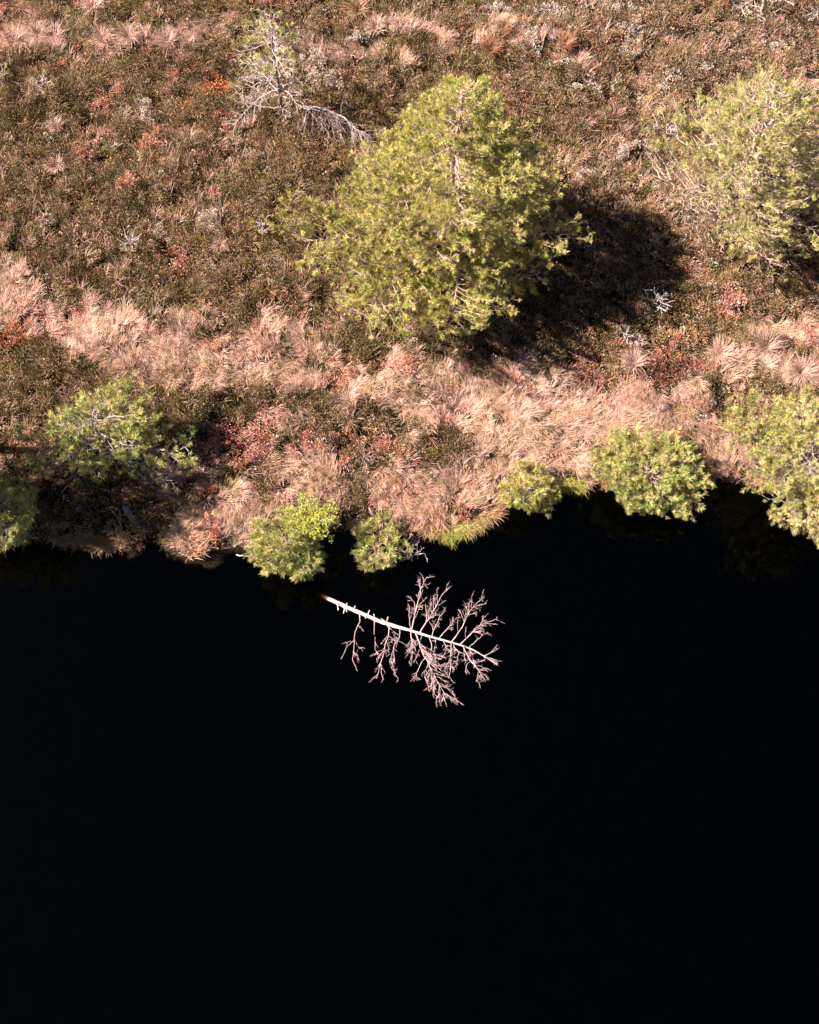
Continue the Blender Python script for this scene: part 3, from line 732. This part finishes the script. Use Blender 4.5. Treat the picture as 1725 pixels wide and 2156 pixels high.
# ------------------------------------------------------------------ dead tree lying in the pool
def Q(a, b, z):
    return P(621 + .28 * a, 1173 + .28 * b, z)
DT = [(95, 235, -.55), (180, 277, -.26), (235, 305, -.13), (285, 330, .03), (400, 382, .07), (520, 430, .10), (640, 480, .12), (750, 520, .13), (860, 550, .14), (1000, 590, .15), (1120, 625, .16), (1250, 658, .17), (1340, 695, .18), (1440, 755, .2), (1525, 812, .22)]
base = Q(520, 430, 0)
fallen = thing('fallen_tree', 'bleached dead pine lying in the black pool with bare branches', 'tree', base)
axis = np.array([Q(*d) for d in DT]); axis[3:-2] += .006 * rng.standard_normal((len(axis) - 5, 3))
tt = np.linspace(0, 1, 60); src = np.linspace(0, 1, len(axis)); fine = np.stack([np.interp(tt, src, axis[:, c]) for c in range(3)], 1)
G = Geo()
rad = np.interp(tt, [0, .2, .5, .6, .75, .9, 1], [.046, .043, .036, .025, .017, .009, .004])
n_ = 12
t_ = np.gradient(fine, axis=0); t_ /= np.linalg.norm(t_, axis=1)[:, None]; a_ = np.cross(t_, [0, 0, 1.0]); a_ /= np.linalg.norm(a_, axis=1)[:, None]; b_ = np.cross(t_, a_)
an_ = np.arange(n_) * 2 * math.pi / n_
rr = rad[:, None] * (1 + .08 * rng.standard_normal((60, n_)) * .7 + .06 * rng.standard_normal((60, 1)))
V = (fine[:, None] + rr[..., None] * (a_[:, None] * np.cos(an_)[None, :, None] + b_[:, None] * np.sin(an_)[None, :, None])).reshape(-1, 3)
i_ = np.arange(59)[:, None] * n_; k_ = np.arange(n_)[None]; q_ = np.stack([i_ + k_, i_ + (k_ + 1) % n_, i_ + n_ + (k_ + 1) % n_, i_ + n_ + k_], -1).reshape(-1, 4)
G.add(V, np.concatenate([q_[:, [0, 1, 2]], q_[:, [0, 2, 3]]])); G.build('trunk', M_WHITE, fallen, True)
for (a0, b0, a1, b1) in [(320, 345, 327, 400), (390, 375, 392, 345), (375, 385, 366, 424), (385, 388, 392, 412), (440, 400, 455, 366), (550, 432, 562, 398), (535, 436, 532, 460), (600, 455, 594, 428), (490, 425, 487, 452), (690, 490, 702, 448), (700, 500, 650, 462)]:
    G = Geo(); G.tube([Q(a0, b0, .09), Q((a0 + a1) / 2, (b0 + b1) / 2, .14), Q(a1, b1, .17)], .013, .009, 6, .2); G.build('branch_stub', M_WHITE, fallen)

def limb(pts, z0, z1, r0, fine_k, tips=.25, spread=.9, deep=1):
    """one bare branch of the fallen tree with its own forks and twigs"""
    p = np.array([Q(a, b, 0) for a, b in pts])
    dn = np.hypot(fine[:, 0] - p[0, 0], fine[:, 1] - p[0, 1]); kn = int(np.argmin(dn))
    if dn[kn] < .17: p[0, :2] = fine[kn, :2]; z0 = fine[kn, 2]      # rooted in the trunk
    m = len(p) * 4; q = np.linspace(0, 1, m); src = np.linspace(0, 1, len(p))
    path = np.stack([np.interp(q, src, p[:, c]) for c in range(3)], 1)
    path[:, 2] = z0 + (z1 - z0) * np.sin(q * 1.9) / math.sin(1.9) if z1 > z0 else z0 + (z1 - z0) * q
    path += wig(m, .006)
    G = Geo(); G.tube(path, r0, .004, 6, .2)
    L = np.linalg.norm(path[-1] - path[0]); main = (path[-1] - path[0]) / L
    A, B, tipsl = [], [], [path[-1]]
    ns = int(L / .07 * fine_k)
    for j in range(ns):
        sq = .15 + .83 * rng.random(); p0 = np.array([np.interp(sq, q, path[:, c]) for c in range(3)])
        i0 = min(int(sq * (m - 1)), m - 2); d0 = path[i0 + 1] - path[i0]; d0 = d0 / np.linalg.norm(d0)
        d = rodrigues(d0, np.array([0, 0, 1.0]), rng.choice([-1, 1]) * rng.uniform(.3, spread)); d = d + np.array([0, 0, rng.uniform(-.5, .6)]); d /= np.linalg.norm(d)
        l = L * rng.uniform(.10, .26) * (1.15 - .5 * sq); l = np.clip(l, .07, .42); mm = 6; qq = np.linspace(0, 1, mm)
        bend = rodrigues(d, np.array([0, 0, 1.0]), rng.uniform(-1.1, 1.1)) * .35
        sp = p0 + d * (l * qq)[:, None] + bend * (l * qq * qq)[:, None] + wig(mm, .009); sp[:, 2] = np.maximum(sp[:, 2], .015)
        G.tube(sp, max(.004, r0 * .36), .0024, 4, .1); tipsl.append(sp[-1])
        for k in range(int(l / .038)):
            f = rng.uniform(.3, 1); pp = np.array([np.interp(f, qq, sp[:, c]) for c in range(3)])
            dd = d + rng.standard_normal(3) * .65; dd /= np.linalg.norm(dd); e = pp + dd * rng.uniform(.04, .11); e[2] = max(e[2], .012)
            A.append(pp); B.append(e); tipsl.append(e)
    if A: G.rods(np.array(A), np.array(B), .003, .0018)
    # shrivelled cone and bud clusters at some of the tips
    K = [e for e in tipsl if rng.random() < tips]
    if K:
        K = np.array(K); idx = np.repeat(np.arange(len(K)), 9); d = ball_dirs(len(idx), -1)
        V, T = sprigs(K[idx] + d * .006, d, np.full(len(idx), .022), np.full(len(idx), .012))
        G.add(V, T)
    G.build('branch', M_BARE, fallen)

U = [([(870, 530), (905, 460), (935, 350), (945, 290), (990, 205)], .14, .55, .016, .8), ([(925, 330), (935, 270), (910, 210)], .4, .55, .009, .7), ([(880, 520), (850, 470), (845, 400)], .14, .35, .008, .6), ([(905, 455), (915, 380), (862, 330)], .3, .45, .007, .6),
     ([(940, 560), (1000, 500), (1055, 420), (1100, 330), (1145, 292)], .15, .55, .015, .9), ([(985, 510), (985, 450), (972, 385)], .2, .35, .008, .6), ([(1035, 455), (1045, 380), (1055, 315)], .3, .5, .007, .7),
     ([(1030, 595), (1060, 530), (1090, 470), (1140, 425)], .15, .4, .010, 1.0), ([(1100, 615), (1150, 560), (1215, 485)], .15, .4, .009, 1.0), ([(1190, 640), (1245, 550), (1280, 470), (1330, 400), (1400, 347)], .17, .55, .013, .7), ([(1262, 510), (1245, 460), (1225, 432)], .35, .45, .006, .5), ([(1285, 460), (1320, 450), (1345, 450)], .35, .5, .006, .7),
     ([(1250, 650), (1320, 590), (1385, 545), (1500, 510)], .17, .5, .012, .9), ([(1370, 560), (1395, 520), (1408, 488)], .35, .5, .006, .7), ([(1330, 660), (1390, 630), (1435, 595)], .18, .4, .007, .8)]
D_ = [([(500, 440), (500, 500), (470, 560), (457, 640), (455, 700), (440, 790), (472, 868)], .10, .22, .011, .22), ([(457, 635), (400, 670), (370, 710), (340, 770)], .2, .16, .007, .25), ([(455, 640), (480, 690), (525, 700)], .2, .14, .005, .5),
      ([(605, 490), (600, 560), (600, 600)], .10, .02, .011, .2), ([(606, 600), (610, 690), (640, 735)], .02, .015, .004, .5), ([(720, 505), (710, 600), (685, 680), (660, 800), (620, 930)], .12, .3, .014, .7), ([(650, 830), (655, 890), (675, 930)], .28, .2, .006, .6),
      ([(790, 540), (785, 620), (750, 690), (725, 760), (700, 830)], .13, .3, .011, 1.0), ([(745, 700), (750, 800), (730, 850), (770, 930)], .25, .2, .008, .8), ([(690, 520), (740, 560), (780, 582)], .1, .1, .009, .4),
      ([(865, 560), (875, 640), (880, 720), (870, 850)], .14, .4, .014, 1.1), ([(920, 570), (940, 670), (975, 770), (1030, 880), (1080, 980), (1145, 1085)], .15, .6, .019, 1.2), ([(1000, 820), (1080, 850), (1160, 850)], .4, .45, .008, .8), ([(980, 780), (930, 860), (905, 930)], .4, .4, .009, 1.0),
      ([(1020, 870), (960, 930), (995, 1010)], .5, .45, .008, 1.0), ([(1045, 910), (1040, 980), (1040, 1045)], .5, .45, .008, 1.2), ([(1075, 970), (1130, 990), (1180, 1025)], .5, .5, .008, 1.3), ([(1080, 985), (1085, 1030), (1075, 1075)], .5, .5, .006, 1.2),
      ([(1015, 605), (1020, 700), (1015, 780), (1030, 830)], .15, .45, .012, 1.2), ([(960, 585), (920, 680), (850, 740)], .15, .3, .009, 1.1), ([(1170, 645), (1165, 740), (1170, 830), (1160, 940)], .16, .45, .012, 1.0), ([(1165, 780), (1130, 850), (1130, 900)], .35, .35, .007, 1.1), ([(1185, 650), (1225, 740), (1210, 830)], .16, .4, .009, 1.2),
      ([(1255, 660), (1280, 740), (1320, 820), (1370, 890), (1425, 965)], .17, .5, .013, 1.0), ([(1310, 810), (1280, 850), (1290, 870)], .35, .35, .006, 1.2), ([(1370, 890), (1365, 930), (1358, 960)], .45, .45, .005, 1.0), ([(1300, 680), (1330, 760), (1350, 810)], .18, .3, .008, 1.2),
      ([(1390, 725), (1400, 760), (1412, 790)], .2, .3, .006, 1.2), ([(1440, 755), (1480, 790), (1490, 825)], .2, .3, .006, 1.3), ([(1430, 745), (1480, 740), (1500, 715)], .2, .35, .006, 1.2), ([(1070, 615), (1060, 700), (1040, 760)], .15, .3, .009, 1.2), ([(1120, 630), (1130, 700), (1110, 750)], .15, .35, .008, 1.2), ([(1490, 780), (1520, 800), (1532, 825)], .2, .25, .005, 1.2)]
for (pts, z0, z1, r0, fk) in U: limb(pts, z0, z1, r0 * .85, fk, .05)
for (pts, z0, z1, r0, fk) in D_: limb(pts, z0, z1, r0 * .78, fk * (1.08 if pts[0][0] > 850 else 1), .06 if pts[0][0] < 1100 else .18)

# ------------------------------------------------------------------ the bent grey branch left of the big pine, the old log, the sticks in the water
b = ground_at(700, 262); db = thing('dead_branch', 'bent grey dead branch arching over a dark gap left of the big pine', 'branch', b)
def spot(u, v, z): return P(u, v, b[2] + z)
arch = np.array([spot(631, 283, .02), spot(640, 258, .2), spot(646, 232, .45), spot(660, 221, .6), spot(690, 232, .62), spot(722, 245, .6), spot(745, 268, .55), spot(765, 280, .5)])
q8 = np.linspace(0, 1, 8); q30 = np.linspace(0, 1, 30); arch = np.stack([np.interp(q30, q8, arch[:, c]) for c in range(3)], 1) + wig(30, .006)
G = Geo(); G.tube(arch, .035, .014, 7, .2); G.build('main_limb', M_GREY, db, True)
for j in range(34):
    f = rng.uniform(.22, 1); p0 = np.array([np.interp(f, q30, arch[:, c]) for c in range(3)])
    d = np.array([rng.uniform(-.2, .9), rng.uniform(-1, .15), rng.uniform(-.7, .1)]); d /= np.linalg.norm(d); l = rng.uniform(.25, .75); qq = np.linspace(0, 1, 7)
    sp = p0 + d * (l * qq)[:, None] + np.array([0, 0, -.25]) * (l * qq * qq)[:, None] + wig(7, .015)
    G = Geo(); G.tube(sp, .009, .003, 4); f2 = rng.uniform(.3, 1, 9); A = np.stack([np.interp(f2, qq, sp[:, c]) for c in range(3)], 1)
    B = A + (d[None] + .7 * rng.standard_normal((9, 3))) * rng.uniform(.05, .16, (9, 1)); G.rods(A, B, .0035, .0025); G.build('twig', M_GREY, db)

def log(name, label, cat, pts, r0, r1, mat):
    p = np.array(pts); root = p[0].copy(); qs = np.linspace(0, 1, len(p)); qf = np.linspace(0, 1, 16)
    path = np.stack([np.interp(qf, qs, p[:, c]) for c in range(3)], 1) - root + wig(16, .008)
    G = Geo(); G.tube(path, r0, r1, 10, .3); o = G.build(name, mat); o.location = [float(c) for c in root]; tag(o, label, cat)
log('log', 'weathered grey log lying on the shaded bank, lower left', 'log', [P(266, 1066, .42), P(280, 1085, .36), P(298, 1106, .27)], .075, .05, M_STUMP)  # the log's dark wood colour includes the dimness of the shade over it
log('stick', 'thin pale root dangling from the bank into the small inlet', 'stick', [P(303, 1112, .22), P(305, 1128, .1), P(304, 1142, -.02)], .014, .006, M_GREY)
log('stick', 'thin pale stick lying in the water left of the bank pines', 'stick', [P(498, 1167, .05), P(520, 1172, .04), P(539, 1176, .02)], .012, .006, M_WHITE)
